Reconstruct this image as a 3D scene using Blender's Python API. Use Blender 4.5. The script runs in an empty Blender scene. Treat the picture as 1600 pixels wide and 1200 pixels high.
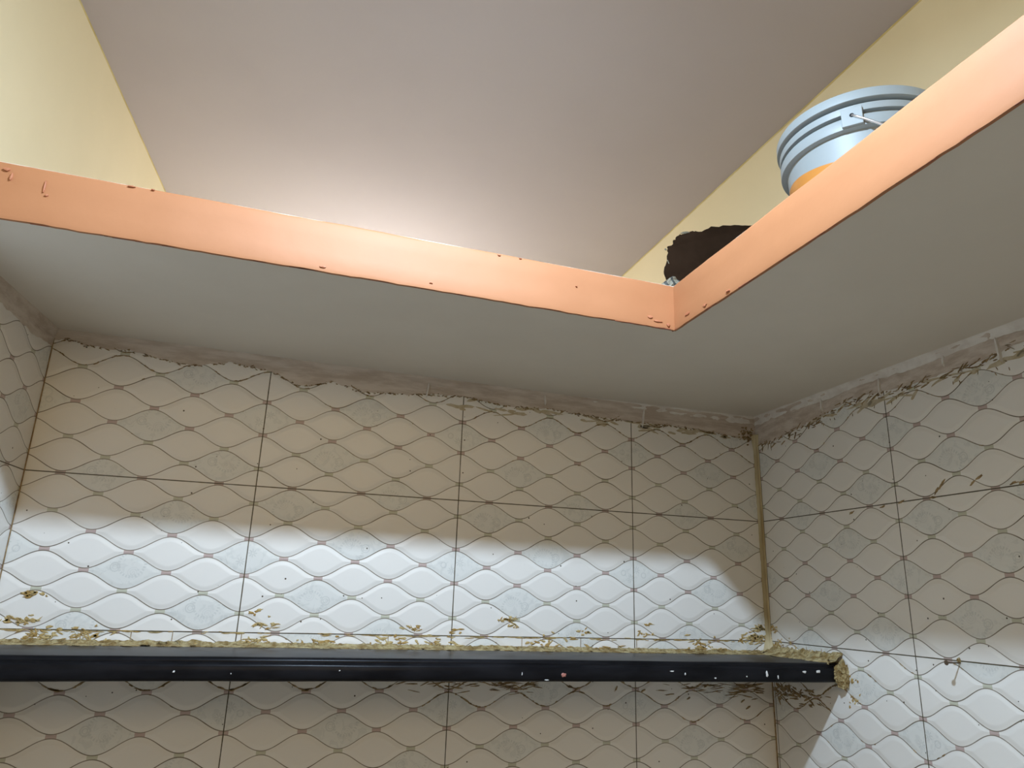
import bpy, bmesh, math, random
from mathutils import Vector, Matrix
from mathutils import noise as mnoise
C = bpy.context.scene.collection
PI = math.pi

# ---------------------------------------------------------------- camera, world, lights, exposure
cam_d = bpy.data.cameras.new('camera')
cam = bpy.data.objects.new('camera', cam_d); C.objects.link(cam)
bpy.context.scene.camera = cam
RT = Vector((0.952829, -0.301937, 0.030834)); UP = Vector((-0.114187, -0.262493, 0.958154)); FW = Vector((0.281209, 0.916478, 0.284588))
m = Matrix((RT, UP, -FW)).transposed().to_4x4()
m.translation = Vector((-1.2142, -1.64916, -0.21312))
cam.matrix_world = m
cam_d.sensor_width = 36.0; cam_d.lens = 1121.23 / 1600.0 * 36.0
cam_d.clip_start = 0.01

W = bpy.data.worlds.new('world'); bpy.context.scene.world = W
W.use_nodes = True
W.node_tree.nodes['Background'].inputs[0].default_value = (1.0, 0.82, 0.62, 1)
W.node_tree.nodes['Background'].inputs[1].default_value = 0.0

def lamp(name, kind, loc, power, col, radius):
    d = bpy.data.lights.new(name, kind); d.energy = power; d.color = col
    d.shadow_soft_size = radius
    o = bpy.data.objects.new(name, d); o.location = loc; C.objects.link(o); return o

LAMP = (-1.03, -1.17, 0.78)
ml = bpy.data.lights.new('lamp_light', 'AREA'); ml.shape = 'DISK'; ml.size = 0.06; ml.energy = 26.0; ml.color = (0.60, 0.78, 1.0)
main_light = bpy.data.objects.new('lamp_light', ml); main_light.location = LAMP; main_light.rotation_euler = Vector((0.0, 0.42, -0.90)).to_track_quat('-Z', 'Y').to_euler(); C.objects.link(main_light)
glow_light = lamp('bulb_glow', 'POINT', (LAMP[0], LAMP[1], LAMP[2] + 0.005), 7.5, (0.85, 0.95, 1.0), 0.03)
rear_light = lamp('loft_bulb_light', 'POINT', (-0.98, 1.08, 0.54), 17.5, (0.93, 0.94, 1.0), 0.04)

def area(name, loc, rx, sx, sy, power, col):
    d = bpy.data.lights.new(name, 'AREA'); d.shape = 'RECTANGLE'; d.size = sx; d.size_y = sy
    d.energy = power; d.color = col
    o = bpy.data.objects.new(name, d); o.location = loc; o.rotation_euler = (rx, 0, 0); C.objects.link(o); return o
# warm fill lights added at the unseen front wall, one high, one low
area('high_fill_light', (-1.0, -2.985, 0.62), math.radians(90), 1.3, 0.6, 9.5, (1.0, 0.72, 0.36))
area('low_fill_light', (-1.0, -2.985, -1.0), math.radians(90), 0.9, 1.9, 1.2, (1.0, 0.80, 0.58))

vs = bpy.context.scene.view_settings
vs.view_transform = 'Standard'; vs.look = 'None'; vs.gamma = 1.0; vs.use_curve_mapping = False
vs.exposure = 0.0

# ---------------------------------------------------------------- dimensions (metres)
H, BK, AR, TH, ZC = 0.28426, 0.51666, 0.54546, 0.09028, 1.07853
L = 1.719; TR = -0.0097; TL = math.radians(-5.5)
HL = 0.0148; FLOOR = -2.0; BACK2 = 1.35; FRONT = -3.0

# ---------------------------------------------------------------- node expression helper
class E:
    def __init__(s, g, v): s.g, s.v = g, v
    def _b(s, op, o, sw=False, clamp=False):
        a, b = (o, s) if sw else (s, o)
        return math_node(s.g, op, a, b)
    def __add__(s, o): return s._b('ADD', o)
    __radd__ = __add__
    def __sub__(s, o): return s._b('SUBTRACT', o)
    def __rsub__(s, o): return s._b('SUBTRACT', o, True)
    def __mul__(s, o): return s._b('MULTIPLY', o)
    __rmul__ = __mul__
    def __truediv__(s, o): return s._b('DIVIDE', o)
    def __gt__(s, o): return s._b('GREATER_THAN', o)
    def __lt__(s, o): return s._b('LESS_THAN', o)
def math_node(nt, op, *args):
    n = nt.nodes.new('ShaderNodeMath'); n.operation = op
    for i, a in enumerate(args):
        if isinstance(a, E): nt.links.new(a.v, n.inputs[i])
        else: n.inputs[i].default_value = a
    return E(nt, n.outputs[0])
def f1(op):
    return lambda a, *r: math_node(a.g, op, a, *r)
floor_, abs_, cos_, sin_, sqrt_, round_, fract = map(f1, ('FLOOR', 'ABSOLUTE', 'COSINE', 'SINE', 'SQRT', 'ROUND', 'FRACT'))
min_, max_, atan2_ = map(f1, ('MINIMUM', 'MAXIMUM', 'ARCTAN2'))
def fmod(a, k): return math_node(a.g, 'FLOORED_MODULO', a, k)
def sstep(x, a, b):                       # 0 at a, 1 at b
    n = x.g.nodes.new('ShaderNodeMapRange'); n.interpolation_type = 'SMOOTHSTEP'
    x.g.links.new(x.v, n.inputs[0])
    n.inputs[1].default_value = a; n.inputs[2].default_value = b
    n.inputs[3].default_value = 0.0; n.inputs[4].default_value = 1.0
    return E(x.g, n.outputs[0])
def combine(nt, x, y, z):
    n = nt.nodes.new('ShaderNodeCombineXYZ')
    for i, a in enumerate((x, y, z)):
        if isinstance(a, E): nt.links.new(a.v, n.inputs[i])
        else: n.inputs[i].default_value = a
    return n.outputs[0]
def tex_noise(nt, vec, scale, detail=4, rough=0.5, dist=0.0):
    n = nt.nodes.new('ShaderNodeTexNoise'); nt.links.new(vec, n.inputs['Vector'])
    n.inputs['Scale'].default_value = scale; n.inputs['Detail'].default_value = detail
    n.inputs['Roughness'].default_value = rough; n.inputs['Distortion'].default_value = dist
    return E(nt, n.outputs[0])
def mixc(nt, fac, a, b, mode='MIX'):
    n = nt.nodes.new('ShaderNodeMix'); n.data_type = 'RGBA'; n.blend_type = mode
    if isinstance(fac, E): nt.links.new(fac.v, n.inputs[0])
    else: n.inputs[0].default_value = fac
    for i, c in ((6, a), (7, b)):
        if isinstance(c, tuple): n.inputs[i].default_value = (*c, 1.0) if len(c) == 3 else c
        else: nt.links.new(c, n.inputs[i])
    return n.outputs[2]
def new_mat(name, rough=0.5):
    mt = bpy.data.materials.new(name); mt.use_nodes = True
    nt = mt.node_tree; b = nt.nodes['Principled BSDF']; b.inputs['Roughness'].default_value = rough
    return mt, nt, b
def texco(nt, which='Object'):
    n = nt.nodes.new('ShaderNodeTexCoord'); return n.outputs[which]
def bump(nt, b, h, dist, strength=1.0):
    n = nt.nodes.new('ShaderNodeBump'); n.inputs['Distance'].default_value = dist
    n.inputs['Strength'].default_value = strength
    nt.links.new(h.v, n.inputs['Height']); nt.links.new(n.outputs[0], b.inputs['Normal'])

def simple(name, col, col2=None, scale=8.0, rough=0.5, bump_d=0.0, bscale=60.0, stretch=(1, 1, 1), metal=0.0, lo=0.35, hi=0.65, detail=5):
    mt, nt, b = new_mat(name, rough)
    co = texco(nt)
    mp = nt.nodes.new('ShaderNodeMapping'); mp.inputs['Scale'].default_value = stretch
    nt.links.new(co, mp.inputs[0])
    if col2:
        n = tex_noise(nt, mp.outputs[0], scale, detail, 0.6)
        nt.links.new(mixc(nt, sstep(n, lo, hi), col, col2), b.inputs['Base Color'])
    else: b.inputs['Base Color'].default_value = (*col, 1)
    b.inputs['Metallic'].default_value = metal
    if bump_d: bump(nt, b, tex_noise(nt, mp.outputs[0], bscale, 4), bump_d)
    return mt

# ---------------------------------------------------------------- ogee tile material
def tile_material():
    mt, nt, b = new_mat('ogee_wall_tile', 0.36)
    co = texco(nt)
    sp = nt.nodes.new('ShaderNodeSeparateXYZ'); nt.links.new(co, sp.inputs[0])
    s = E(nt, sp.outputs[0]) * (1 / .15); v = E(nt, sp.outputs[2]) * (1 / .075)
    K = floor_((s + 1.5) * (1 / 3.0)); row = floor_(v * 0.25)
    p = s - K * 3.0; q = v - row * 4.0
    flip = fmod(floor_((K + 2.0 - (row < -1.5)) * 0.5), 2.0)
    sg = 1.0 - 2.0 * flip
    p = p * sg; q = 2.0 + (q - 2.0) * sg
    g = 0.047
    k = floor_(q * 2.0); par = 1.0 - 2.0 * fmod(k, 2.0)
    cosp = cos_(p * (2 * PI))
    w = k * 0.5 + 0.25 - par * cosp * (0.25 - g)
    dq = q - w; above = dq > 0.0
    slope = sin_(p * (2 * PI)) * 0.63
    d = abs_(dq) * 0.075 / sqrt_(slope * slope + 1.0)
    band = k + above
    bodd = fmod(band, 2.0)
    cu = (floor_(p) + 0.5) * (1.0 - bodd) + round_(p) * bodd
    cv = band * 0.5
    def hit(a, c): return (abs_(cu - a) < 0.1) * (abs_(cv - c) < 0.1)
    fl = hit(1.5, 2) + hit(-1.5, 2)
    others = hit(0, 2.5) + hit(-.5, 1) + hit(-1, 3.5) + hit(.5, 0) + hit(.5, 4)
    deco = fl + others
    # coloured link at each node: |distance to node| small and between the waves
    nu = p + 0.5 * (1.0 - bodd) ; du = abs_(nu - round_(nu))      # distance from the cell centre column
    du = 0.5 - du                                                # 0 at the node column
    block = (du < 0.062) * (abs_(q - cv) < 0.14)
    # ornament in metres around the cell centre
    dx = (p - cu) * 0.15; dz = (q - cv) * 0.075
    def circ(x0, z0):
        ax = dx - x0; az = dz - z0
        return sqrt_(ax * ax + az * az), ax, az
    r1, _, _ = circ(0.020, -0.008)
    ring = max_(sstep(abs_(r1 - 0.0085), 0.0017, 0.0008), sstep(abs_(r1 - 0.0045), 0.0012, 0.0005))
    r2, ax, az = circ(-0.010, -0.014)
    beads = sstep(abs_(r2 - 0.024), 0.0032, 0.0018) * (sin_(atan2_(az, ax) * 26.0) > 0.0)
    r3, _, _ = circ(-0.014, 0.002)
    sw = sin_(r3 * 1500.0 + atan2_(dz - 0.002, dx + 0.014)) * 0.5 + 0.5
    swirl = sw * sstep(r3, 0.015, 0.009)
    orn_a = min_(ring + beads + swirl * 0.6, 1.0)
    def flower(x0, z0, R):
        r, ax, az = circ(x0, z0)
        pet = abs_(cos_(atan2_(az, ax) * 4.0)) * R
        return ((pet - r) > 0.0) * (r > 0.0018)
    r4, _, _ = circ(-0.027, 0.002)
    orn_f = min_(flower(0.011, 0.009, 0.0095) + flower(-0.008, -0.010, 0.0095) + sstep(abs_(r4 - 0.006), 0.0018, 0.0006), 1.0)
    orn = orn_a * (1.0 - fl) + orn_f * fl
    n1 = tex_noise(nt, co, 55, 3, 0.6, 1.2)
    orn = min_(orn * 0.75 + sstep(n1, 0.52, 0.60) * 0.45, 1.0)
    # colours
    big = tex_noise(nt, co, 2.5, 2)
    base = mixc(nt, big, (0.79, 0.765, 0.715), (0.82, 0.795, 0.745))
    dcol = mixc(nt, orn, (0.74, 0.74, 0.70), (0.61, 0.62, 0.59))
    c = mixc(nt, deco, base, dcol)
    qq = fmod(cv, 4.0)
    green = ((abs_(cv - 2.0) > 0.8) * (abs_(cv - 2.0) < 1.7))
    bc = mixc(nt, green, (0.50, 0.39, 0.36), (0.54, 0.54, 0.43))
    c = mixc(nt, block, c, bc)
    grime = tex_noise(nt, co, 9.0, 5, 0.65)
    lw = sstep(grime, 0.3, 0.7) * 0.0003 + 0.00045
    line = sstep(d - lw, 0.0006, -0.0002)
    lcol = mixc(nt, sstep(grime, 0.45, 0.7), (0.20, 0.165, 0.12), (0.11, 0.085, 0.05))
    c = mixc(nt, line, c, lcol)
    # tile joints
    jn = tex_noise(nt, co, 30.0, 3)
    jv = (1.5 - abs_(p)) * 0.15; jh = (2.0 - abs_(q - 2.0)) * 0.075
    jd = min_(jv, jh)
    joint = sstep(jd - jn * 0.0008, 0.0010, 0.0003)
    c = mixc(nt, joint, c, (0.07, 0.055, 0.025))
    # specks of dirt
    vo = nt.nodes.new('ShaderNodeTexVoronoi'); vo.inputs['Scale'].default_value = 24.0; vo.voronoi_dimensions = '2D'
    nt.links.new(combine(nt, E(nt, sp.outputs[0]), E(nt, sp.outputs[2]), 0.0), vo.inputs['Vector'])
    vd = E(nt, vo.outputs['Distance'])
    sepc = nt.nodes.new('ShaderNodeSeparateColor'); nt.links.new(vo.outputs['Color'], sepc.inputs[0])
    rnd = E(nt, sepc.outputs[0])
    speck = (vd < (rnd - 0.80) * 0.22)
    c = mixc(nt, speck, c, (0.06, 0.045, 0.025))
    nt.links.new(c, b.inputs['Base Color'])
    # pillow relief and grooves
    pil = min_(sqrt_(min_(d * (1 / 0.010), 1.0)), 1.0)
    h = sstep(d, 0.0, 0.011) * (1.0 - deco * 0.45) - joint * 0.4
    bump(nt, b, h, 0.0014, 0.9)
    return mt

M = {}
M['tile'] = tile_material()
M['yellow'] = simple('yellow_wall_paint', (0.66, 0.575, 0.37), (0.70, 0.61, 0.40), 1.5, 0.6, 0.0006, 25)
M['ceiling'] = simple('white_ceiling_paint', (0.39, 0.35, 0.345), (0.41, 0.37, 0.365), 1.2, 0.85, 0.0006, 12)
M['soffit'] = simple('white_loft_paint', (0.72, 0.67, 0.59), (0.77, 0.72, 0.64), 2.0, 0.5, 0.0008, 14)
M['orange'] = simple('orange_enamel', (0.405, 0.170, 0.070), (0.43, 0.184, 0.078), 5, 0.6, 0.0005, 30)
M['orange_dark'] = simple('dried_brown_paint', (0.20, 0.055, 0.03), (0.38, 0.13, 0.06), 40, 0.6)
M['plaster'] = simple('smeared_putty', (0.66, 0.58, 0.50), (0.50, 0.41, 0.33), 18, 0.6, 0.003, 30, (0.6, 1, 3.2))
M['putty_white'] = simple('white_putty', (0.80, 0.77, 0.72), (0.68, 0.63, 0.57), 20, 0.55, 0.002, 50)
M['mortar'] = simple('ochre_mortar', (0.22, 0.14, 0.04), (0.48, 0.39, 0.20), 60, 0.85, 0.010, 110)
M['caulk'] = simple('tan_caulk', (0.58, 0.50, 0.31), (0.42, 0.33, 0.17), 12, 0.6, 0.002, 40, (3, 3, .5))
M['stain'] = simple('brown_grime', (0.19, 0.12, 0.05), (0.38, 0.27, 0.13), 60, 0.7, 0.002, 120)
M['ochre'] = simple('ochre_smear', (0.36, 0.215, 0.05), (0.56, 0.45, 0.22), 40, 0.75, 0.003, 120)
M['haze'] = simple('thin_brown_smear', (0.46, 0.38, 0.24), (0.56, 0.49, 0.36), 60, 0.6)
M['black'] = simple('black_polished_stone', (0.006, 0.006, 0.007), (0.012, 0.012, 0.014), 30, 0.28, 0.0006, 18, (0.3, 1, 1))
M['black'].node_tree.nodes['Principled BSDF'].inputs['Specular IOR Level'].default_value = 0.08
M['speckwhite'] = simple('white_paint_splash', (0.7, 0.7, 0.68), rough=0.5)
M['speckred'] = simple('pink_paint_splash', (0.4, 0.16, 0.13), rough=0.5)
M['floor'] = simple('grey_floor', (0.48, 0.38, 0.25), (0.54, 0.43, 0.29), 3, 0.4)

# ---------------------------------------------------------------- mesh helpers
def obj(name, verts, faces, mat, parent=None, loc=(0, 0, 0), rotz=0.0, smooth=False, kind=None, bevel=0.0):
    me = bpy.data.meshes.new(name); me.from_pydata([tuple(v) for v in verts], [], faces); me.update()
    bm = bmesh.new(); bm.from_mesh(me)
    bmesh.ops.recalc_face_normals(bm, faces=bm.faces)
    bm.to_mesh(me); bm.free()
    for p_ in me.polygons: p_.use_smooth = smooth
    me.materials.append(mat)
    o = bpy.data.objects.new(name, me); C.objects.link(o)
    o.location = loc; o.rotation_euler = (0, 0, rotz)
    if parent: o.parent = parent
    if kind: o['kind'] = kind
    if bevel:
        md = o.modifiers.new('bevel', 'BEVEL'); md.width = bevel; md.segments = 3
    return o
def tag(o, label, cat, group=None):
    o['label'] = label; o['category'] = cat
    if group: o['group'] = group
def box(x0, x1, y0, y1, z0, z1):
    v = [(x, y, z) for x in (x0, x1) for y in (y0, y1) for z in (z0, z1)]
    f = [(0, 1, 3, 2), (4, 6, 7, 5), (0, 4, 5, 1), (2, 3, 7, 6), (0, 2, 6, 4), (1, 5, 7, 3)]
    return v, f
class MB:
    def __init__(s): s.v = []; s.f = []
    def add(s, v, f):
        n = len(s.v); s.v += [tuple(a) for a in v]; s.f += [tuple(i + n for i in a) for a in f]
    def box(s, *a): s.add(*box(*a))
    def tube(s, pts, rad, n=8):
        pts = [Vector(p) for p in pts]; rings = []
        for i, p in enumerate(pts):
            t = (pts[min(i + 1, len(pts) - 1)] - pts[max(i - 1, 0)]).normalized()
            a = t.orthogonal().normalized() if i == 0 else (ra - t * ra.dot(t)).normalized()
            ra = a; b2 = t.cross(a)
            rr = rad[i] if isinstance(rad, (list, tuple)) else rad
            rings.append([p + (a * math.cos(2 * PI * k / n) + b2 * math.sin(2 * PI * k / n)) * rr for k in range(n)])
        v = [q_ for r_ in rings for q_ in r_]; f = []
        for i in range(len(rings) - 1):
            for k in range(n):
                f.append((i * n + k, i * n + (k + 1) % n, (i + 1) * n + (k + 1) % n, (i + 1) * n + k))
        f.append(tuple(range(n))[::-1]); f.append(tuple((len(rings) - 1) * n + k for k in range(n)))
        s.add(v, f)
    def build(s, name, mat, parent=None, **k): return obj(name, s.v, s.f, mat, parent, **k)
def lathe(prof, n=64, a0=0.0, a1=2 * PI, closed=True):
    v = []; f = []; m_ = len(prof)
    cnt = n if closed else n + 1
    for i in range(cnt):
        a = a0 + (a1 - a0) * i / n
        for r_, z_ in prof: v.append((r_ * math.cos(a), r_ * math.sin(a), z_))
    for i in range(n):
        j = (i + 1) % n if closed else i + 1
        for k in range(m_ - 1): f.append((i * m_ + k, j * m_ + k, j * m_ + k + 1, i * m_ + k + 1))
    return v, f

# ---------------------------------------------------------------- room shell
# each tiled wall has its origin on a tile centre column, local X runs to the right in view, local -Y faces the room
def wall(name, origin, rot, x0, x1, z0, z1, mat, th=0.1):
    v, f = box(x0, x1, 0, th, z0, z1)
    return obj(name, v, f, mat, loc=origin, rotz=rot, kind='structure')
OX, OY = 0.15506, 0.08405
wall_back = wall('wall_back', (-OX, 0, 0), 0, -1.90, OX + 0.12, FLOOR, H + 0.02, M['tile'], 0.12)
o10 = OY + 1.5
rr = -PI / 2 + TR
wall_right = wall('wall_right', (o10 * math.sin(TR), -o10 * math.cos(TR), 0), rr, -o10 + 0.0, 3.2 - o10, FLOOR, H + 0.02, M['tile'], 0.12)
rl = PI / 2 + TL
lo = 0.075 + 0.45
wall_left = wall('wall_left', (-L + lo * math.sin(TL), -lo * math.cos(TL), 0), rl, lo - 3.3, lo, FLOOR, H + 0.03, M['tile'], 0.12)
# upper painted walls
wall('wall_upper_right', (0, 0, 0), rr, -1.45, 3.1, H + 0.05, ZC + 0.05, M['yellow'], 0.12)
wall('wall_upper_left', (-1.795, 0, 0), PI / 2 - 0.0857, -3.1, 1.45, H + 0.05, ZC + 0.05, M['yellow'], 0.12)
for nm_, par_, xx in (('r', bpy.data.objects['wall_upper_right'], (-1.45, 3.1)), ('l', bpy.data.objects['wall_upper_left'], (-3.1, 1.45))):
    v, f = box(xx[0], xx[1], -.0008, .001, ZC - .005, ZC + .002)
    obj('paint_line', v, f, simple('dark_yellow_paint', (.46, .36, .13), (.56, .46, .20), 12, .6) if nm_ == 'r' else bpy.data.materials['dark_yellow_paint'], par_)
wall('wall_upper_back', (0, BACK2, 0), 0, -1.9, 0.12, H + 0.05, ZC + 0.05, M['yellow'])
mb = MB()
for a in [(-2.25, -1.65, FLOOR, ZC + .05), (-.35, .15, FLOOR, ZC + .05), (-1.65, -.35, .92, ZC + .05), (-1.65, -.35, -.05, .32), (-1.65, -1.45, FLOOR, -.05), (-.55, -.35, FLOOR, -.05)]:
    mb.box(a[0], a[1], FRONT - .1, FRONT, a[2], a[3])
mb.build('wall_front', simple('ochre_wall_paint', (.62, .47, .20), (.66, .50, .22), 2, .6), kind='structure')
wood = simple('brown_wood', (.16, .09, .05), (.22, .13, .07), 8, .5)
mb = MB()
for a in [(-1.65, -1.61, .32, .92), (-.39, -.35, .32, .92), (-1.61, -.39, .32, .36), (-1.61, -.39, .88, .92)]: mb.box(a[0], a[1], FRONT - .08, FRONT - .02, a[2], a[3])
mb.build('added_window', wood, kind='structure')  # unseen frame, added to give the high fill light an opening
mb = MB()
for a in [(-1.45, -1.39, FLOOR, -.05), (-.61, -.55, FLOOR, -.05), (-1.39, -.61, -.11, -.05)]: mb.box(a[0], a[1], FRONT - .08, FRONT - .02, a[2], a[3])
mb.build('added_doorway', wood, kind='structure')  # unseen door frame, added around the low fill light
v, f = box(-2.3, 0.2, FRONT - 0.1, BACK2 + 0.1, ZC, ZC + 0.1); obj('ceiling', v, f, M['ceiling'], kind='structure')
v, f = box(-2.3, 0.2, FRONT - 0.1, 0.12, FLOOR - 0.1, FLOOR); obj('floor', v, f, M['floor'], kind='structure')

# ---------------------------------------------------------------- loft slab, L shaped
def hz(x): return HL * min(max((-x - AR) / (L - AR), 0), 1.2)
A = (-1.95, -BK - 0.004); B = (-AR, -BK); Cc = (-AR - 0.0186, FRONT); D = (0.06, FRONT); Ee = (0.06, BACK2); G = (-AR, BACK2); Fp = (-1.95, BACK2)
pts = [A, B, Cc, D, Ee, G, Fp]
vb = [(x, y, H + hz(x)) for x, y in pts]; vt = [(x, y, H + TH + hz(x)) for x, y in pts]
n = len(pts)
faces = [(0, 1, 5, 6), (1, 2, 3, 4, 5), (n, n + 6, n + 5, n + 1), (n + 1, n + 5, n + 4, n + 3, n + 2)]
for i in range(n): faces.append((i, (i + 1) % n, (i + 1) % n + n, i + n))
slab = obj('loft_slab', vb + vt, faces, M['soffit'])
tag(slab, 'white L-shaped concrete loft slab with orange painted edge above the tiled walls', 'loft')

# painted front edge: a coat of enamel with an uneven lower rim
random.seed(3)
def edge_coat():
    path = []
    nA = 90
    for i in range(nA + 1):
        t = i / nA; path.append((A[0] + (B[0] - A[0]) * t, A[1] + (B[1] - A[1]) * t, 0, -1))
    path[-1] = (B[0], B[1], -0.7, -0.75)
    nB = 120
    for i in range(1, nB + 1):
        t = i / nB; path.append((B[0] + (Cc[0] - B[0]) * t, B[1] + (Cc[1] - B[1]) * t, -1, 0))
    v = []; f = []
    for i, (x, y, nx, ny) in enumerate(path):
        z0 = H + hz(x); z1 = z0 + TH
        j = lambda a: mnoise.noise(Vector((x * 9 + a, y * 9, a * 3.1)))
        j2 = lambda a: mnoise.noise(Vector((x * 40 + a, y * 40, a)))
        d0 = 0.0028 + 0.0012 * j(1); zb = z0 - 0.0012 + 0.0016 * j2(4); zt = z1 + 0.0012 * j(7) + 0.0006 * j2(2)
        bulge = 0.0015
        ring = [(0.003, zb - 0.0002), (-d0 * 0.8, zb), (-d0 - bulge * .6, zb + 0.006), (-d0, z0 + 0.03), (-d0, z0 + 0.06), (-d0, zt - 0.005), (-d0 * 0.6, zt - 0.001), (0.004, zt + 0.0015), (0.05, zt + 0.0008), (0.05, z1 - 0.004)]
        for dd, z in ring: v.append((x - nx * dd, y - ny * dd, z))
    m_ = 10
    for i in range(len(path) - 1):
        for k in range(m_ - 1): f.append((i * m_ + k, (i + 1) * m_ + k, (i + 1) * m_ + k + 1, i * m_ + k + 1))
    return v, f
v, f = edge_coat()
coat = obj('painted_edge', v, f, M['orange'], slab, smooth=True)
coat['label'] = 'glossy orange painted edge'
md = coat.modifiers.new('es', 'EDGE_SPLIT'); md.split_angle = math.radians(50)
# dried brown drips under the edge
mb = MB()
for i in range(130):
    t = random.random()
    if i % 2: x = A[0] + (B[0] - A[0]) * t; y = -BK - 0.001; wx, wy = random.uniform(.01, .06), 0.0025
    else: x = B[0] - 0.0186 * t * 0.55 - .0008; y = -BK + (FRONT + BK) * t * 0.55; wx, wy = 0.0025, random.uniform(.01, .06)
    z = H + hz(x)
    mb.box(x - wx / 2, x + wx / 2, y - wy / 2, y + wy / 2, z - random.uniform(.0004, .0016), z + .001)
mb.build('paint_drip', M['orange_dark'], slab, kind='stuff')

# scuffs and chips in the orange enamel
mb = MB(); rs0 = random.Random(6)
for x, z, rx, rz in [(-1.685, .078, .006, .003), (-1.668, .077, .006, .003), (-1.66, .066, .002, .008), (-1.615, .060, .0015, .011), (-1.61, .046, .003, .002), (-1.735, .085, .003, .002), (-1.50, .087, .006, .0015), (-1.47, .088, .003, .0012), (-.60, .016, .006, .003), (-.585, .010, .012, .002), (-.562, .006, .004, .004), (-1.20, .006, .006, .002), (-1.02, .010, .004, .0015), (-.90, .086, .004, .0015), (-.86, .087, .003, .001), (-.75, .052, .002, .001)]:
    cx_, cz_ = x, H + hz(x) + z; yo = -BK - .004 * (-x - AR) / 1.40
    v = []; n_ = 10
    for i in range(n_):
        a_ = 2 * PI * i / n_; k_ = .6 + .4 * rs0.random()
        v.append((cx_ + rx * k_ * math.cos(a_), yo - .0054, cz_ + rz * k_ * math.sin(a_)))
    v.append((cx_, yo - .0060, cz_)); v += [(a, b_ + .004, c) for a, b_, c in v[:n_]]
    mb.add(v, [(i, (i + 1) % n_, n_) for i in range(n_)] + [(i, (i + 1) % n_, n_ + 1 + (i + 1) % n_, n_ + 1 + i) for i in range(n_)])
for y, z, rx, rz in [(-.57, .012, .010, .003), (-.63, .006, .007, .0025), (-.70, .004, .006, .002)]:
    cy_, cz_ = y, H + z; v = []; n_ = 10
    xf = -AR - .0075 * (-y - BK)
    for i in range(n_):
        a_ = 2 * PI * i / n_; k_ = .6 + .4 * rs0.random()
        v.append((xf - .0054, cy_ + rx * k_ * math.cos(a_), cz_ + rz * k_ * math.sin(a_)))
    v.append((xf - .0060, cy_, cz_)); v += [(a + .004, b_, c) for a, b_, c in v[:n_]]
    mb.add(v, [(i, (i + 1) % n_, n_) for i in range(n_)] + [(i, (i + 1) % n_, n_ + 1 + (i + 1) % n_, n_ + 1 + i) for i in range(n_)])
mb.build('enamel_scuff', simple('scuffed_enamel', (.50, .20, .10), (.42, .15, .07), 30, .6), slab, kind='stuff')

# ---------------------------------------------------------------- loft lamp and kitchen lamp are real bulbs
def bulb(name, loc, top, label):
    r_ = bpy.data.objects.new(name, None); C.objects.link(r_); r_.location = loc
    tag(r_, label, 'lamp')
    hgt = top - loc[2]
    m_ = MB(); m_.tube([(0, 0, hgt), (0, 0, 0.075)], 0.003); m_.build('cord', M['black'], r_)
    v, f = lathe([(0.0, 0.085), (0.014, 0.085), (0.016, 0.05), (0.019, 0.045), (0.0, 0.045)], 24); obj('socket', v, f, M['speckwhite'], r_, smooth=True)
    return r_
bulb('hanging_bulb_holder', LAMP, ZC, 'white bulb holder hanging on a black cord over the kitchen')
bulb('loft_bulb_holder', (-0.98, 1.08, 0.54), ZC, 'white bulb holder hanging on a black cord above the loft')

# ---------------------------------------------------------------- stone shelf
shelf = bpy.data.objects.new('stone_shelf', None); C.objects.link(shelf); shelf.location = (-0.86, -0.13, -0.345)
tag(shelf, 'long black stone shelf mortared across the tiled back wall', 'shelf')
def shelf_board():
    nx = 60; v = []; f = []
    prof = [(0.03, 0.0), (-0.245, 0.0), (-0.2515, -0.002), (-0.254, -0.006), (-0.254, -0.0085), (-0.259, -0.010), (-0.262, -0.014), (-0.262, -0.030), (-0.259, -0.034), (-0.25, -0.0355), (0.03, -0.0355)]
    for i in range(nx + 1):
        x = -1.80 + (1.80 - 0.004) * i / nx
        zt = -0.3255 - 0.0055 * ((x + 1.8) / 1.8) ** 2
        for k, (y, z) in enumerate(prof):
            e = 0.0008 * mnoise.noise(Vector((x * 7, k * 1.7, 0)))
            end = max(0.0, (x + 0.05) / 0.05)
            v.append((x + .86, y + 0.13 + (0.012 * end * end if k > 0 and k < 10 else 0), zt + z * (1.12 if k > 6 else 1) + e + .345))
    m_ = len(prof)
    for i in range(nx):
        for k in range(m_): f.append((i * m_ + k, i * m_ + (k + 1) % m_, (i + 1) * m_ + (k + 1) % m_, (i + 1) * m_ + k))
    f.append(tuple(range(m_))); f.append(tuple(nx * m_ + k for k in range(m_)))
    return v, f
v, f = shelf_board(); board = obj('board', v, f, M['black'], shelf, smooth=True)
md = board.modifiers.new('es', 'EDGE_SPLIT'); md.split_angle = math.radians(55)

def blob_flat(mb, fr, cx, cz, rx, rz, th=0.001, ang=0.0, n=14, jag=0.45, seed=None):
    """irregular raised splash on a wall frame fr(x, z, out)"""
    rs = random.Random(seed if seed is not None else random.random())
    ca, sa = math.cos(ang), math.sin(ang)
    v = [fr(cx, cz, th)]; ring1 = []; ring2 = []
    for i in range(n):
        a = 2 * PI * i / n; k = 1 - jag * rs.random()
        for kk, t, rg in ((0.7, th, ring1), (1.0, 0.0001, ring2)):
            px, pz = rx * k * kk * math.cos(a), rz * k * kk * math.sin(a)
            rg.append(fr(cx + px * ca - pz * sa, cz + px * sa + pz * ca, t))
    v += ring1 + ring2
    f = [(0, 1 + i, 1 + (i + 1) % n) for i in range(n)] + [(1 + i, 1 + n + i, 1 + n + (i + 1) % n, 1 + (i + 1) % n) for i in range(n)]
    mb.add(v, f)
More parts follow.
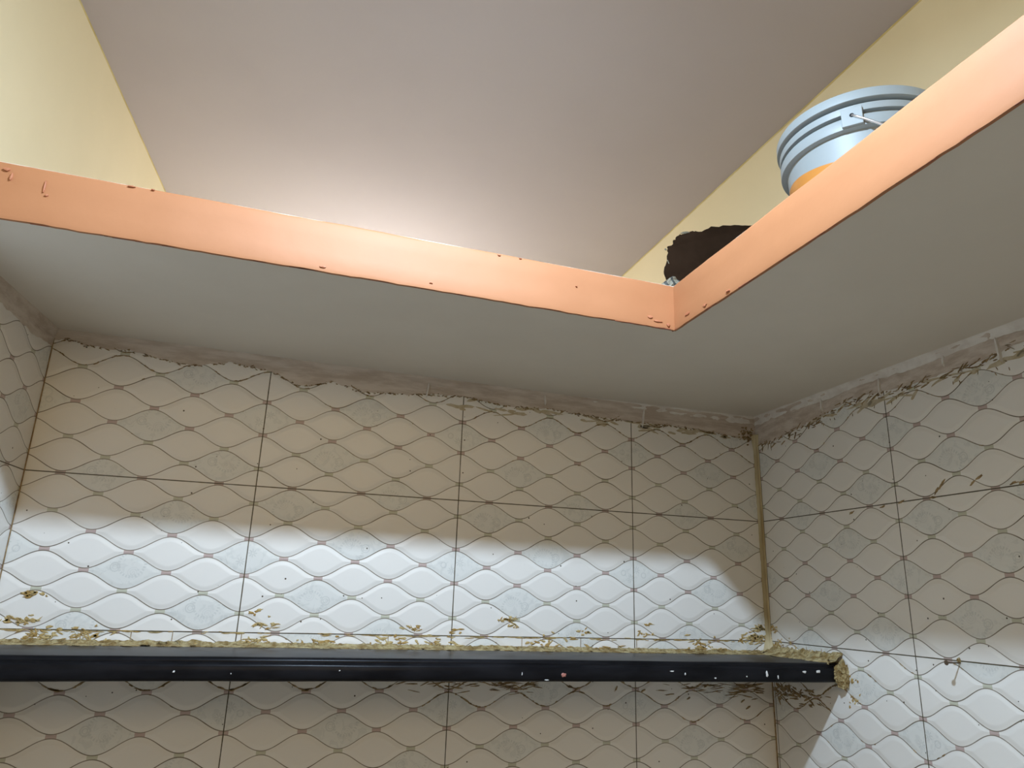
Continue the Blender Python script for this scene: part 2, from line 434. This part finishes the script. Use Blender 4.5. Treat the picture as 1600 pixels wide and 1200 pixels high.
# frames return WORLD points: back wall x, right wall s = distance from the corner
def fb(x, z, o): return (x, -o, z)
def frt(s, z, o): return (s * math.sin(TR) - o * math.cos(TR), -s * math.cos(TR) - o * math.sin(TR), z)
def flt(s, z, o): return (-L + s * math.sin(TL) + o * math.cos(TL), -s * math.cos(TL) - o * math.sin(TL) * -1, z)

# nothing in world frame may ride a moved parent: decals are parented with inverse matrices
def child(mb, name, mat, parent, **k):
    o = mb.build(name, mat, None, **k); bpy.context.view_layer.update()
    o.parent = parent; o.matrix_parent_inverse = parent.matrix_world.inverted(); return o

# white and pink paint splashes on the shelf front
mb = MB(); sfr = lambda x, z, o: (x, -0.262 - o, z)
for x, z, rx, rz in [(-.205, -.352, .004, .008), (-.178, -.358, .002, .005), (-.255, -.357, .002, .002), (-.33, -.36, .003, .002), (-.40, -.352, .002, .003), (-.43, -.347, .006, .0015), (-.75, -.352, .0012, .004), (-1.36, -.349, .0025, .0022), (-1.27, -.352, .0012, .0014), (-1.09, -.347, .002, .0012), (-.11, -.348, .006, .003), (-.075, -.347, .008, .004), (-.70, -.363, .006, .0012)]:
    blob_flat(mb, sfr, x, z, rx, rz, 0.0012)
child(mb, 'white_splash', M['speckwhite'], shelf, kind='stuff')
mb = MB(); blob_flat(mb, sfr, -.665, -.354, .006, .005, 0.0012); child(mb, 'pink_splash', M['speckred'], shelf)

# ---------------------------------------------------------------- putty band under the slab
def interp(tab, x):
    if x <= tab[0][0]: return tab[0][1]
    for (a, b_), (c, d_) in zip(tab, tab[1:]):
        if x <= c: return b_ + (d_ - b_) * (x - a) / (c - a)
    return tab[-1][1]
BT = [(-1.72, .275), (-1.694, .280), (-1.625, .268), (-1.576, .272), (-1.512, .261), (-1.446, .253), (-1.40, .262), (-1.369, .270), (-1.283, .261), (-1.212, .232), (-1.143, .252), (-1.068, .236), (-.963, .243), (-.90, .250), (-.83, .252), (-.723, .240), (-.605, .245), (-.5, .238), (-.382, .236), (-.241, .236), (-.124, .230), (-.003, .218)]
RTb = [(0, .205), (.09, .206), (.251, .228), (.36, .246), (.454, .241), (.521, .235), (.616, .236), (.699, .237), (.764, .246), (1.0, .24), (1.6, .245), (3.1, .24)]
def band(fr, tab, x0, x1, ztop, n, seed, thick=0.003, jit=1.0, off=0.0):
    v = []; f = []; m_ = 6
    for i in range(n + 1):
        x = x0 + (x1 - x0) * i / n
        zt = ztop(x); zb = interp(tab, x) + jit * (0.004 * mnoise.noise(Vector((x * 45, seed, 0))) + 0.002 * mnoise.noise(Vector((x * 160, seed, 3))))
        for k in range(m_):
            t = k / (m_ - 1); z = zb + (zt - zb) * t
            o = (0.0005 if k == 0 else thick * (0.5 + 0.5 * mnoise.noise(Vector((x * 30, z * 90, seed)))) + 0.008 * t ** 4)
            v.append(fr(x, z, o + off))
    for i in range(n):
        for k in range(m_ - 1): f.append((i * m_ + k, (i + 1) * m_ + k, (i + 1) * m_ + k + 1, i * m_ + k + 1))
    mb = MB(); mb.add(v, f); return mb
zs = lambda x: H + hz(x) + 0.001
child(band(fb, BT, -1.725, -0.002, zs, 420, 1.0), 'putty_band', M['plaster'], wall_back, smooth=True)
child(band(frt, RTb, 0.002, 3.0, lambda s: H + 0.001, 520, 5.0), 'putty_band', M['plaster'], wall_right, smooth=True)
child(band(flt, [(0, .262), (.1, .255), (.2, .262), (3, .26)], 0.002, 1.2, lambda s: H + HL + 0.002, 200, 9.0), 'putty_band', M['plaster'], wall_left, smooth=True)
# pale bead of white putty hard under the slab, with short drips
WB = [(-1.72, .296), (-1.2, .2875), (-.9, .284), (-.6, .279), (-.4, .272), (-.2, .268), (0, .262)]
child(band(fb, WB, -1.45, -0.002, zs, 400, 21.0, 0.004, .8, .0026), 'white_bead', M['putty_white'], wall_back, smooth=True)
WR = [(0, .260), (.15, .266), (.3, .264), (.4, .271), (.55, .265), (.7, .270), (.8, .266), (3, .265)]
child(band(frt, WR, 0.002, 3.0, lambda s: H + 0.001, 400, 25.0, 0.004, .9, .0034), 'white_bead', M['putty_white'], wall_right, smooth=True)
mb = MB()
for x, l in [(-.92, .026), (-.345, .04), (-.62, .01)]:
    blob_flat(mb, fb, x, .272 - l / 2, .003, l / 2 + .012, .006, random.uniform(-.15, .15), jag=.2)
child(mb, 'putty_drip', M['putty_white'], wall_back)
mb = MB()
for x, l in [(.27, .02), (.453, .03), (.735, .04), (.62, .01)]:
    blob_flat(mb, frt, x, .268 - l / 2, .0035, l / 2 + .012, .006, random.uniform(-.15, .15), jag=.2)
child(mb, 'putty_drip', M['putty_white'], wall_right)

# ---------------------------------------------------------------- grime following the tile outlines
def wave_points(sx, row_band):
    """z of the outline number row_band at tile coordinate sx (cells)"""
    k = row_band; par = 1 if k % 2 == 0 else -1
    return (k * 0.5 + 0.25 - par * math.cos(2 * PI * sx) * 0.203) * 0.075
def grime(mb, fr, tosx, spots, seed):
    rs = random.Random(seed)
    for (x0, x1, k, dens, size) in spots:
        L_ = abs(x1 - x0); cnt = int(L_ * dens)
        for _ in range(cnt):
            x = x0 + (x1 - x0) * rs.random(); z = wave_points(tosx(x), k)
            z2 = wave_points(tosx(x + .004), k)
            ang = math.atan2(z2 - z, .004)
            blob_flat(mb, fr, x, z + rs.gauss(0, .0006), size * rs.uniform(1.5, 5), size * rs.uniform(.5, 1.1), .0009, ang, 9, .5, rs.random())
bs = lambda x: (x + OX) / .15
rs_ = lambda s: (s - OY) / .15
mb = MB()
grime(mb, fb, bs, [(-1.72, -1.3, 6, 130, .0016), (-1.3, -.8, 6, 150, .0016), (-1.72, -1.45, 7, 60, .0018), (-.8, -.05, 5, 200, .0016), (-.6, 0, 6, 200, .002), (-.5, 0, 4, 90, .0013), (-1.7, -.9, 5, 25, .0012), (-1.5, -.9, 4, 6, .0012), (-1.7, 0, 2, 6, .0011), (-.6, -.4, 0, 18, .0014), (-.1, 0, 3, 60, .0015),
                   (-1.7, 0, -9, 25, .0015), (-1.75, 0, -11, 130, .0028), (-.9, -.2, -12, 90, .0022), (-1.6, -1.2, -12, 10, .0015), (-.3, 0, -13, 40, .002), (-1.7, -1.5, -12, 8, .002)], 4)
# dark fringe along the lower rim of the putty
rs = random.Random(8)
for i in range(330):
    x = -1.70 + 1.69 * rs.random()
    blob_flat(mb, fb, x, interp(BT, x) + rs.gauss(-.001, .0015), .0016 * rs.uniform(1, 4), .0011, .0028, rs.uniform(-.5, .5), 8, .5, rs.random())
for i in range(60):
    x = -.03 + rs.gauss(0, .012); blob_flat(mb, fb, min(x, -.004), .232 + rs.gauss(0, .012), .003, .0035, .004, rs.random() * 3, 8, .5, rs.random())
# streaks below the shelf by the corner
for i in range(70):
    x = -.04 - abs(rs.gauss(0, .09)); z = -.401 - abs(rs.gauss(0, .014))
    blob_flat(mb, fb, x, z, rs.uniform(.01, .03), rs.uniform(.0008, .002), .001, rs.gauss(0, .12), 9, .5, rs.random())
for i in range(60):
    x = -.62 - abs(rs.gauss(0, .12)); z = -.394 - abs(rs.gauss(0, .010))
    blob_flat(mb, fb, x, z, rs.uniform(.01, .03), rs.uniform(.0008, .0018), .001, rs.gauss(0, .2), 9, .5, rs.random())
for x, z in [(-.09, -.44), (-.075, -.455), (-.24, -.433), (-.19, -.405), (-1.72, -.42), (-1.71, -.44), (-.36, -.415), (-.53, -.411), (-.43, -.41)]:
    blob_flat(mb, fb, x, z, .009, .003, .002, rs.uniform(.4, 1.4), 10, .5, rs.random())
# thin vertical cuts of the tile offcuts in the strip over the shelf
for x in [-1.563, -1.475, -1.40, -1.27, -.665, -.52, -.375, -.60, -.97]:
    mb.box(x - .0007, x + .0007, -.0006, .0001, -.327, -.301)
child(mb, 'grime', M['stain'], wall_back, kind='stuff')
mb = MB()
grime(mb, frt, rs_, [(.02, .9, 6, 170, .0018), (.02, .9, 5, 60, .0013), (.55, .85, 7, 110, .002), (.0, .3, 4, 30, .0012), (.3, .8, 2, 10, .0012), (.0, .3, -11, 160, .0028), (.0, .2, -12, 130, .0024), (.0, .35, -10, 30, .0018), (.3, .8, -9, 16, .0015), (.2, .5, -13, 25, .0017), (.0, .8, -14, 10, .0013)], 5)
for i in range(150):
    x = .01 + .8 * rs.random()
    blob_flat(mb, frt, x, interp(RTb, x) + rs.gauss(-.004, .006), .0024 * rs.uniform(1, 7), .0011, .0028, rs.gauss(.25, .3), 8, .5, rs.random())
for i in range(26):
    x = .08 + .75 * rs.random(); blob_flat(mb, frt, x, .215 + rs.gauss(0, .012), .0012, .005, .0008, rs.gauss(.1, .4), 8, .5, rs.random())
for (x, z, a) in [(.64, .016, .7), (.655, .024, .5), (.72, .005, .15), (.735, .004, .1), (.75, .010, .9), (.76, .014, .9), (.56, .012, .9), (.57, .018, .8), (.575, .024, .8), (.79, .002, .1), (.55, .0, .1), (.42, -.005, .2), (.33, -.008, .3), (.47, .0, .4)]:
    blob_flat(mb, frt, x, z, .012, .0032, .0015, a, 11, .6, rs.random())
for i in range(90):
    x = .01 + abs(rs.gauss(0, .085)); z = -.40 - abs(rs.gauss(0, .018))
    if x > .25: continue
    blob_flat(mb, frt, x, z, rs.uniform(.006, .02), rs.uniform(.001, .004), .0012, rs.gauss(-.1, .4), 9, .6, rs.random())
for i in range(14):
    blob_flat(mb, frt, .02 + .05 * rs.random(), .19 + .03 * rs.random(), .012, .0014, .0008, 1.4 + rs.gauss(0, .2), 9, .4, rs.random())
for x in [.045, .055, .10, .14, .19]:
    blob_flat(mb, frt, x, -.316, .0012, .015, .001, rs.gauss(0, .1), 8, .2, rs.random())
child(mb, 'grime', M['stain'], wall_right, kind='stuff')

# ochre smears of mortar thrown around the shelf
mb = MB(); rs = random.Random(12)
for x, z, n_, sp in [(-1.67, -.285, 26, .012), (-1.63, -.313, 40, .018), (-1.55, -.315, 26, .02), (-1.66, -.235, 14, .008), (-1.24, -.285, 6, .006), (-1.245, -.262, 5, .006), (-1.22, -.288, 8, .008), (-.70, -.262, 16, .007), (-.685, -.275, 8, .007), (-.915, -.284, 8, .007), (-.82, -.29, 5, .006), (-.96, -.312, 18, .018), (-.86, -.318, 18, .016), (-.51, -.287, 9, .007), (-1.24, -.318, 22, .012), (-.345, -.265, 5, .005), (-.35, -.288, 9, .009), (-.05, -.295, 60, .014), (-.03, -.27, 40, .008), (-.58, -.32, 26, .03), (-1.10, -.318, 18, .02), (-.20, -.312, 24, .02)]:
    for _ in range(n_):
        xx, zz = x + rs.gauss(0, sp * 1.3), z + rs.gauss(0, sp * .45)
        if xx > -.004: continue
        blob_flat(mb, fb, xx, zz, rs.uniform(.003, .014), rs.uniform(.0014, .0042), .0016, rs.gauss(0, .4), 11, .65, rs.random())
for _ in range(120):
    x = -1.71 + 1.6 * rs.random(); blob_flat(mb, fb, x, -.324 + rs.gauss(0, .003), rs.uniform(.006, .02), rs.uniform(.001, .0035), .002, rs.gauss(0, .15), 11, .6, rs.random())
for _ in range(130):
    x = -1.7 * rs.random(); blob_flat(mb, fb, x, -.301 + rs.gauss(0, .0012), rs.uniform(.004, .02), .0011, .0012, 0, 9, .5, rs.random())
child(mb, 'mortar_smear', M['ochre'], wall_back, kind='stuff')
mb = MB()
for x, z, n_, sp in [(.03, -.31, 50, .012), (.08, -.32, 30, .014), (.16, -.322, 26, .012), (.235, -.34, 30, .010), (.262, -.36, 20, .007), (.28, -.40, 12, .012), (.02, -.27, 24, .008), (.285, -.365, 8, .006)]:
    for _ in range(n_):
        blob_flat(mb, frt, max(.003, x + rs.gauss(0, sp)), z + rs.gauss(0, sp * .7), rs.uniform(.002, .007), rs.uniform(.0012, .004), .0016, rs.gauss(1.2, .5), 10, .65, rs.random())
child(mb, 'mortar_smear', M['ochre'], wall_right, kind='stuff')
# faint brown wash where the putty was wiped
mb = MB()
for i in range(60):
    x = -.85 + .83 * rs.random(); blob_flat(mb, fb, x, .228 + rs.gauss(0, .006), rs.uniform(.01, .035), rs.uniform(.002, .006), .0003, rs.gauss(-.05, .15), 12, .4, rs.random())
child(mb, 'thin_smear', M['haze'], wall_back, kind='stuff')
mb = MB()
for i in range(50):
    x = .03 + .8 * rs.random(); blob_flat(mb, frt, x, .226 + rs.gauss(0, .006), rs.uniform(.01, .035), rs.uniform(.002, .006), .0003, rs.gauss(.2, .2), 12, .4, rs.random())
child(mb, 'thin_smear', M['haze'], wall_right, kind='stuff')

# ---------------------------------------------------------------- mortar along the shelf: rough ridge on its back and right ends
def ridge(path, seed, prof, jit):
    v = []; f = []; m_ = len(prof)
    for i, (p, nrm) in enumerate(path):
        for k, (o, z) in enumerate(prof):
            j = mnoise.noise(Vector((p[0] * 35 + k, p[1] * 35, seed))) + .6 * mnoise.noise(Vector((p[0] * 120, p[1] * 120, seed + k)))
            oo = o * (1 + jit * j) if k not in (0, m_ - 1) else o
            zz = z + (jit * .006 * j if k in (1, 2) or k == 0 else 0)
            v.append((p[0] + nrm[0] * oo, p[1] + nrm[1] * oo, p[2] + zz))
    for i in range(len(path) - 1):
        for k in range(m_ - 1): f.append((i * m_ + k, (i + 1) * m_ + k, (i + 1) * m_ + k + 1, i * m_ + k + 1))
    mb = MB(); mb.add(v, f); return mb
path = []
for i in range(501):
    x = -1.72 + 1.715 * i / 500
    path.append(((x, -.0005, -0.3255 - 0.0055 * ((x + 1.8) / 1.8) ** 2), (0, -1)))
# the ridge is taller in the left end and towards the corner
mb = ridge(path, 2.0, [(0, .008), (.004, .007), (.010, .004), (.020, .002), (.034, .001), (.036, -.002)], .8)
child(mb, 'mortar_bead', M['mortar'], shelf, smooth=True)
path = [((s * math.sin(TR) - .0005, -s, -.331), (-1, 0)) for s in [0.002 + .258 * i / 120 for i in range(121)]]
mb = ridge(path, 7.0, [(0, .020), (.004, .016), (.012, .010), (.022, .005), (.036, .002), (.040, -.002)], 1.1)
child(mb, 'mortar_bead', M['mortar'], shelf, smooth=True)
# lump of mortar at the free end on the right wall
bm = bmesh.new(); bmesh.ops.create_icosphere(bm, subdivisions=5, radius=1.0)
for v_ in bm.verts:
    d_ = v_.co.copy(); k = 1 + .30 * mnoise.noise(d_ * 2.2) + .18 * mnoise.noise(d_ * 6) + .10 * mnoise.noise(d_ * 15)
    v_.co = Vector((d_.x * .022 * k, d_.y * .012 * k, d_.z * .027 * k))
me = bpy.data.meshes.new('mortar_lump'); bm.to_mesh(me); bm.free(); me.materials.append(M['mortar'])
o = bpy.data.objects.new('mortar_lump', me); C.objects.link(o); o.location = (-.008, -.262, -.354); 
bpy.context.view_layer.update(); o.parent = shelf; o.matrix_parent_inverse = shelf.matrix_world.inverted()

# ---------------------------------------------------------------- caulk in the vertical corner
v = []; f = []; nz = 160
for i in range(nz + 1):
    t = i / nz; z = -.335 + (.235 + .335) * t
    e = mnoise.noise(Vector((0, 0, z * 22))) * .0018 + mnoise.noise(Vector((3, 0, z * 90))) * .0008
    fl_ = .012 * max(0, 1 - t * 12) ** 1.0 + .006 * max(0, (t - .93) / .07)
    wl = .0115 + e + fl_; wr_ = .009 - e + fl_
    if z < -.27: wl += .004 * mnoise.noise(Vector((7, 0, z * 140)))
    v += [(-wl, -.0004, z), (-wl * .62, -.0045 - fl_ * .4, z), (-.0075 - fl_ * .3, -.0075 - fl_ * .3, z), (-.0045 - fl_ * .4, -wr_ * .62, z), (-.0004, -wr_, z)]
for i in range(nz):
    for k in range(4): f.append((i * 5 + k, (i + 1) * 5 + k, (i + 1) * 5 + k + 1, i * 5 + k + 1))
obj('trim_1', v, f, M['caulk'], smooth=True, kind='structure')
mb = MB(); mb.box(-.0022, 0.0, -.0022, 0.0, FLOOR, -.37); mb.build('trim_2', M['stain'], kind='structure')
mb = MB(); mb.tube([flt(.001, -.335, .001), flt(.001, .28, .001)], .0012); mb.build('trim_3', M['stain'], kind='structure')

# ---------------------------------------------------------------- nail in the right wall
nail = bpy.data.objects.new('wall_nail', None); C.objects.link(nail); nail.location = (0.0, -.560, -.303)
nail.location.x = .560 * math.sin(TR)
tag(nail, 'small dark nail sticking out of the tile joint on the right wall', 'nail')
mb = MB(); mb.tube([(.01, 0, 0), (-.032, 0, 0)], .0014); mb.build('shank', simple('rusty_steel', (.10, .08, .06), (.18, .12, .07), 60, .5, metal=.6), nail)
v, f = lathe([(0, 0), (.0042, 0), (.0046, .0006), (.0042, .0016), (0, .0020)], 16)
hd = obj('nail_head', [(-.032 - z, x, y) for x, y, z in v], f, bpy.data.materials['rusty_steel'], nail)
mb = MB(); fr0 = lambda x, z, o: (-.001 - o, -x, z)
blob_flat(mb, fr0, -.001, .004, .0042, .0065, .003, 0, 12, .3, 3); mb.build('wall_plug', M['mortar'], nail)

# ---------------------------------------------------------------- paint bucket on the loft
bk = bpy.data.objects.new('paint_bucket', None); C.objects.link(bk)
ZB = H + TH + .001
bk.location = (-.303, -.765, ZB)
tag(bk, 'white plastic paint bucket with orange label standing on the loft ledge', 'bucket')
plastic = simple('pale_blue_white_plastic', (.235, .265, .27), (.25, .28, .285), 3, .5)
PZ = [(0, 0), (.108, 0), (.112, .004), (.1245, .162), (.1345, .163), (.1350, .165), (.1350, .181), (.1340, .183), (.1265, .184), (.1265, .190), (.1345, .191), (.1350, .193), (.1350, .203), (.1270, .2045), (.1250, .214)]
v, f = lathe(PZ, 96); body = obj('body', v, f, plastic, bk, smooth=True)
md = body.modifiers.new('es', 'EDGE_SPLIT'); md.split_angle = math.radians(35)
v, f = lathe([(.1260, .2100), (.1375, .2105), (.1390, .2115), (.1390, .226), (.1375, .229), (.128, .230), (.124, .224), (0, .224)], 96)
lid = obj('lid', v, f, plastic, bk, smooth=True)
md = lid.modifiers.new('es', 'EDGE_SPLIT'); md.split_angle = math.radians(35)
# orange label sleeve with a top edge that curves
v = []; f = []; n = 96
for i in range(n + 1):
    a = math.radians(130) + math.radians(240) * i / n
    zt = .122 - .020 * math.cos((a - math.radians(235)) * 1.0) ** 2 + .012
    for z in (.02, .06, zt):
        r_ = .112 + (.1245 - .112) * (z - .004) / .158 + .0006; v.append((r_ * math.cos(a), r_ * math.sin(a), z))
for i in range(n):
    for k in range(2): f.append((i * 3 + k, (i + 1) * 3 + k, (i + 1) * 3 + k + 1, i * 3 + k + 1))
obj('label_sleeve', v, f, simple('orange_printed_label', (.42, .17, .03), (.46, .19, .04), 9, .35), bk, smooth=True)
# handle bosses and wire
def boss(adeg):
    a = math.radians(adeg); v = []; f = []
    prof = [(-.016, .164), (-.016, .197), (.016, .197), (.016, .164)]
    for r_ in (.130, .1395):
        for s_, z in prof: v.append((r_ * math.cos(a) - s_ * math.sin(a), r_ * math.sin(a) + s_ * math.cos(a), z))
    f = [(4, 5, 6, 7), (0, 1, 5, 4), (1, 2, 6, 5), (2, 3, 7, 6), (3, 0, 4, 7)]
    o_ = obj('handle_boss', v, f, plastic, bk, bevel=.001)
    mb_ = MB(); c_, s_ = math.cos(a), math.sin(a)
    mb_.tube([(.138 * c_, .138 * s_, .182), (.1405 * c_, .1405 * s_, .182)], .0035, 12)
    h_ = mb_.build('pivot_hole', M['black'], o_)
boss(222); boss(42)
mb = MB(); pts = []
for i in range(49):                      # bail lying against the side that faces the kitchen
    t = PI * i / 48; a = math.radians(222) + t; r_ = .1405 + .010 * math.sin(t)
    pts.append((r_ * math.cos(a), r_ * math.sin(a), .182 - .105 * math.sin(t)))
mb.tube(pts, .0021, 8)
mb.build('wire_handle', simple('bright_wire', (.75, .75, .75), rough=.25, metal=.9), bk, smooth=True)

# ---------------------------------------------------------------- torn carton on the loft
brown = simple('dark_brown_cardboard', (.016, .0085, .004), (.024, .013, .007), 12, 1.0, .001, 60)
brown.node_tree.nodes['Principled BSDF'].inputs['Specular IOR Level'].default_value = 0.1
kraft = simple('grey_torn_fibre', (.20, .19, .14), (.10, .09, .06), 40, .8)
ct = bpy.data.objects.new('torn_carton', None); C.objects.link(ct)
ct.location = (-.42, -.55, ZB)
tag(ct, 'torn dark brown cardboard carton behind the slab corner, on the loft', 'carton')

def sheet(outline, y0, th, wob, seed):
    """torn flat sheet facing -y: outline in x, z; returns mesh data with thickness"""
    n = len(outline); v = []
    for side in (0, th):
        for x, z in outline:
            v.append((x, y0 + side + wob * mnoise.noise(Vector((x * 9, z * 9, seed))), z))
    f = [tuple(range(n)), tuple(range(n, 2 * n))[::-1]]
    for i in range(n): f.append((i, (i + 1) % n, (i + 1) % n + n, i + n))
    return v, f
def tear(pts, seed, amp=.002, sub=5):
    out = []; rs = random.Random(seed)
    for (a, b_), (c, d_) in zip(pts, pts[1:]):
        for k in range(sub):
            t = k / sub; out.append((a + (c - a) * t + rs.gauss(0, amp), b_ + (d_ - b_) * t + rs.gauss(0, amp)))
    return out + [pts[-1]]
cl = ct.location
def loc_(pts): return [(x - cl.x, z - cl.z) for x, z in pts]
top = tear([(-.522, .418), (-.526, .440), (-.513, .487), (-.513, .497), (-.500, .512), (-.490, .527), (-.475, .537), (-.458, .546), (-.44, .547), (-.41, .563), (-.36, .578), (-.313, .588), (-.25, .592), (-.16, .590)], 2, .0012)
v, f = sheet(loc_([(-.520, ZB)] + top + [(-.16, ZB)]), .10, .005, .006, 1.0)
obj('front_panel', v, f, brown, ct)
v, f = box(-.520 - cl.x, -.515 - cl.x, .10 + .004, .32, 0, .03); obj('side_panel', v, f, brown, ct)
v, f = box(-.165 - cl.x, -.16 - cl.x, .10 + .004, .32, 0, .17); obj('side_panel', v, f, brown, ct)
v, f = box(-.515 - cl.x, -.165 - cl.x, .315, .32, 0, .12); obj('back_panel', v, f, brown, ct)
for px, pz, rx, rz in [(-.474, .538, .014, .004), (-.522, .490, .003, .004), (-.515, .455, .002, .02)]:
    mb = MB(); blob_flat(mb, lambda x, z, o: (x - cl.x, .099 - o, z - cl.z), px, pz, rx, rz, .001, .3, 12, .4, 5)
    mb.build('torn_fibre', kraft, ct)
# striped scrap in the slab corner
smt, snt, sb = new_mat('striped_printed_paper', .6)
spx = snt.nodes.new('ShaderNodeSeparateXYZ'); snt.links.new(texco(snt), spx.inputs[0])
st = sin_((E(snt, spx.outputs[0]) * 1.0 + E(snt, spx.outputs[2]) * .45) * 330.0)
snt.links.new(mixc(snt, sstep(st, .35, .6), (.22, .21, .16), (.05, .055, .05)), sb.inputs['Base Color'])
v = []; f = []; nx_, nz_ = 14, 8
tops = [(-.560, .385), (-.545, .400), (-.530, .413), (-.518, .421), (-.508, .418), (-.495, .405), (-.478, .398), (-.462, .392)]
for i in range(nx_ + 1):
    x = -.556 + .098 * i / nx_; zt = interp(tops, x)
    for k in range(nz_ + 1):
        z = ZB + (zt - ZB) * k / nz_
        v.append((x * 1.0, -.478 + .012 * mnoise.noise(Vector((x * 60, z * 60, 2))) + .006 * k / nz_, z))
for i in range(nx_):
    for k in range(nz_): f.append((i * (nz_ + 1) + k, (i + 1) * (nz_ + 1) + k, (i + 1) * (nz_ + 1) + k + 1, i * (nz_ + 1) + k + 1))
ox_, oy_, oz_ = -.51, -.478, ZB
sc_ = obj('paper_scrap', [(a - ox_, b_ - oy_, c - oz_) for a, b_, c in v], f, smt, loc=(ox_, oy_, oz_))
md = sc_.modifiers.new('sol', 'SOLIDIFY'); md.thickness = .0012
tag(sc_, 'crumpled grey striped paper scrap wedged in the orange slab corner', 'paper')
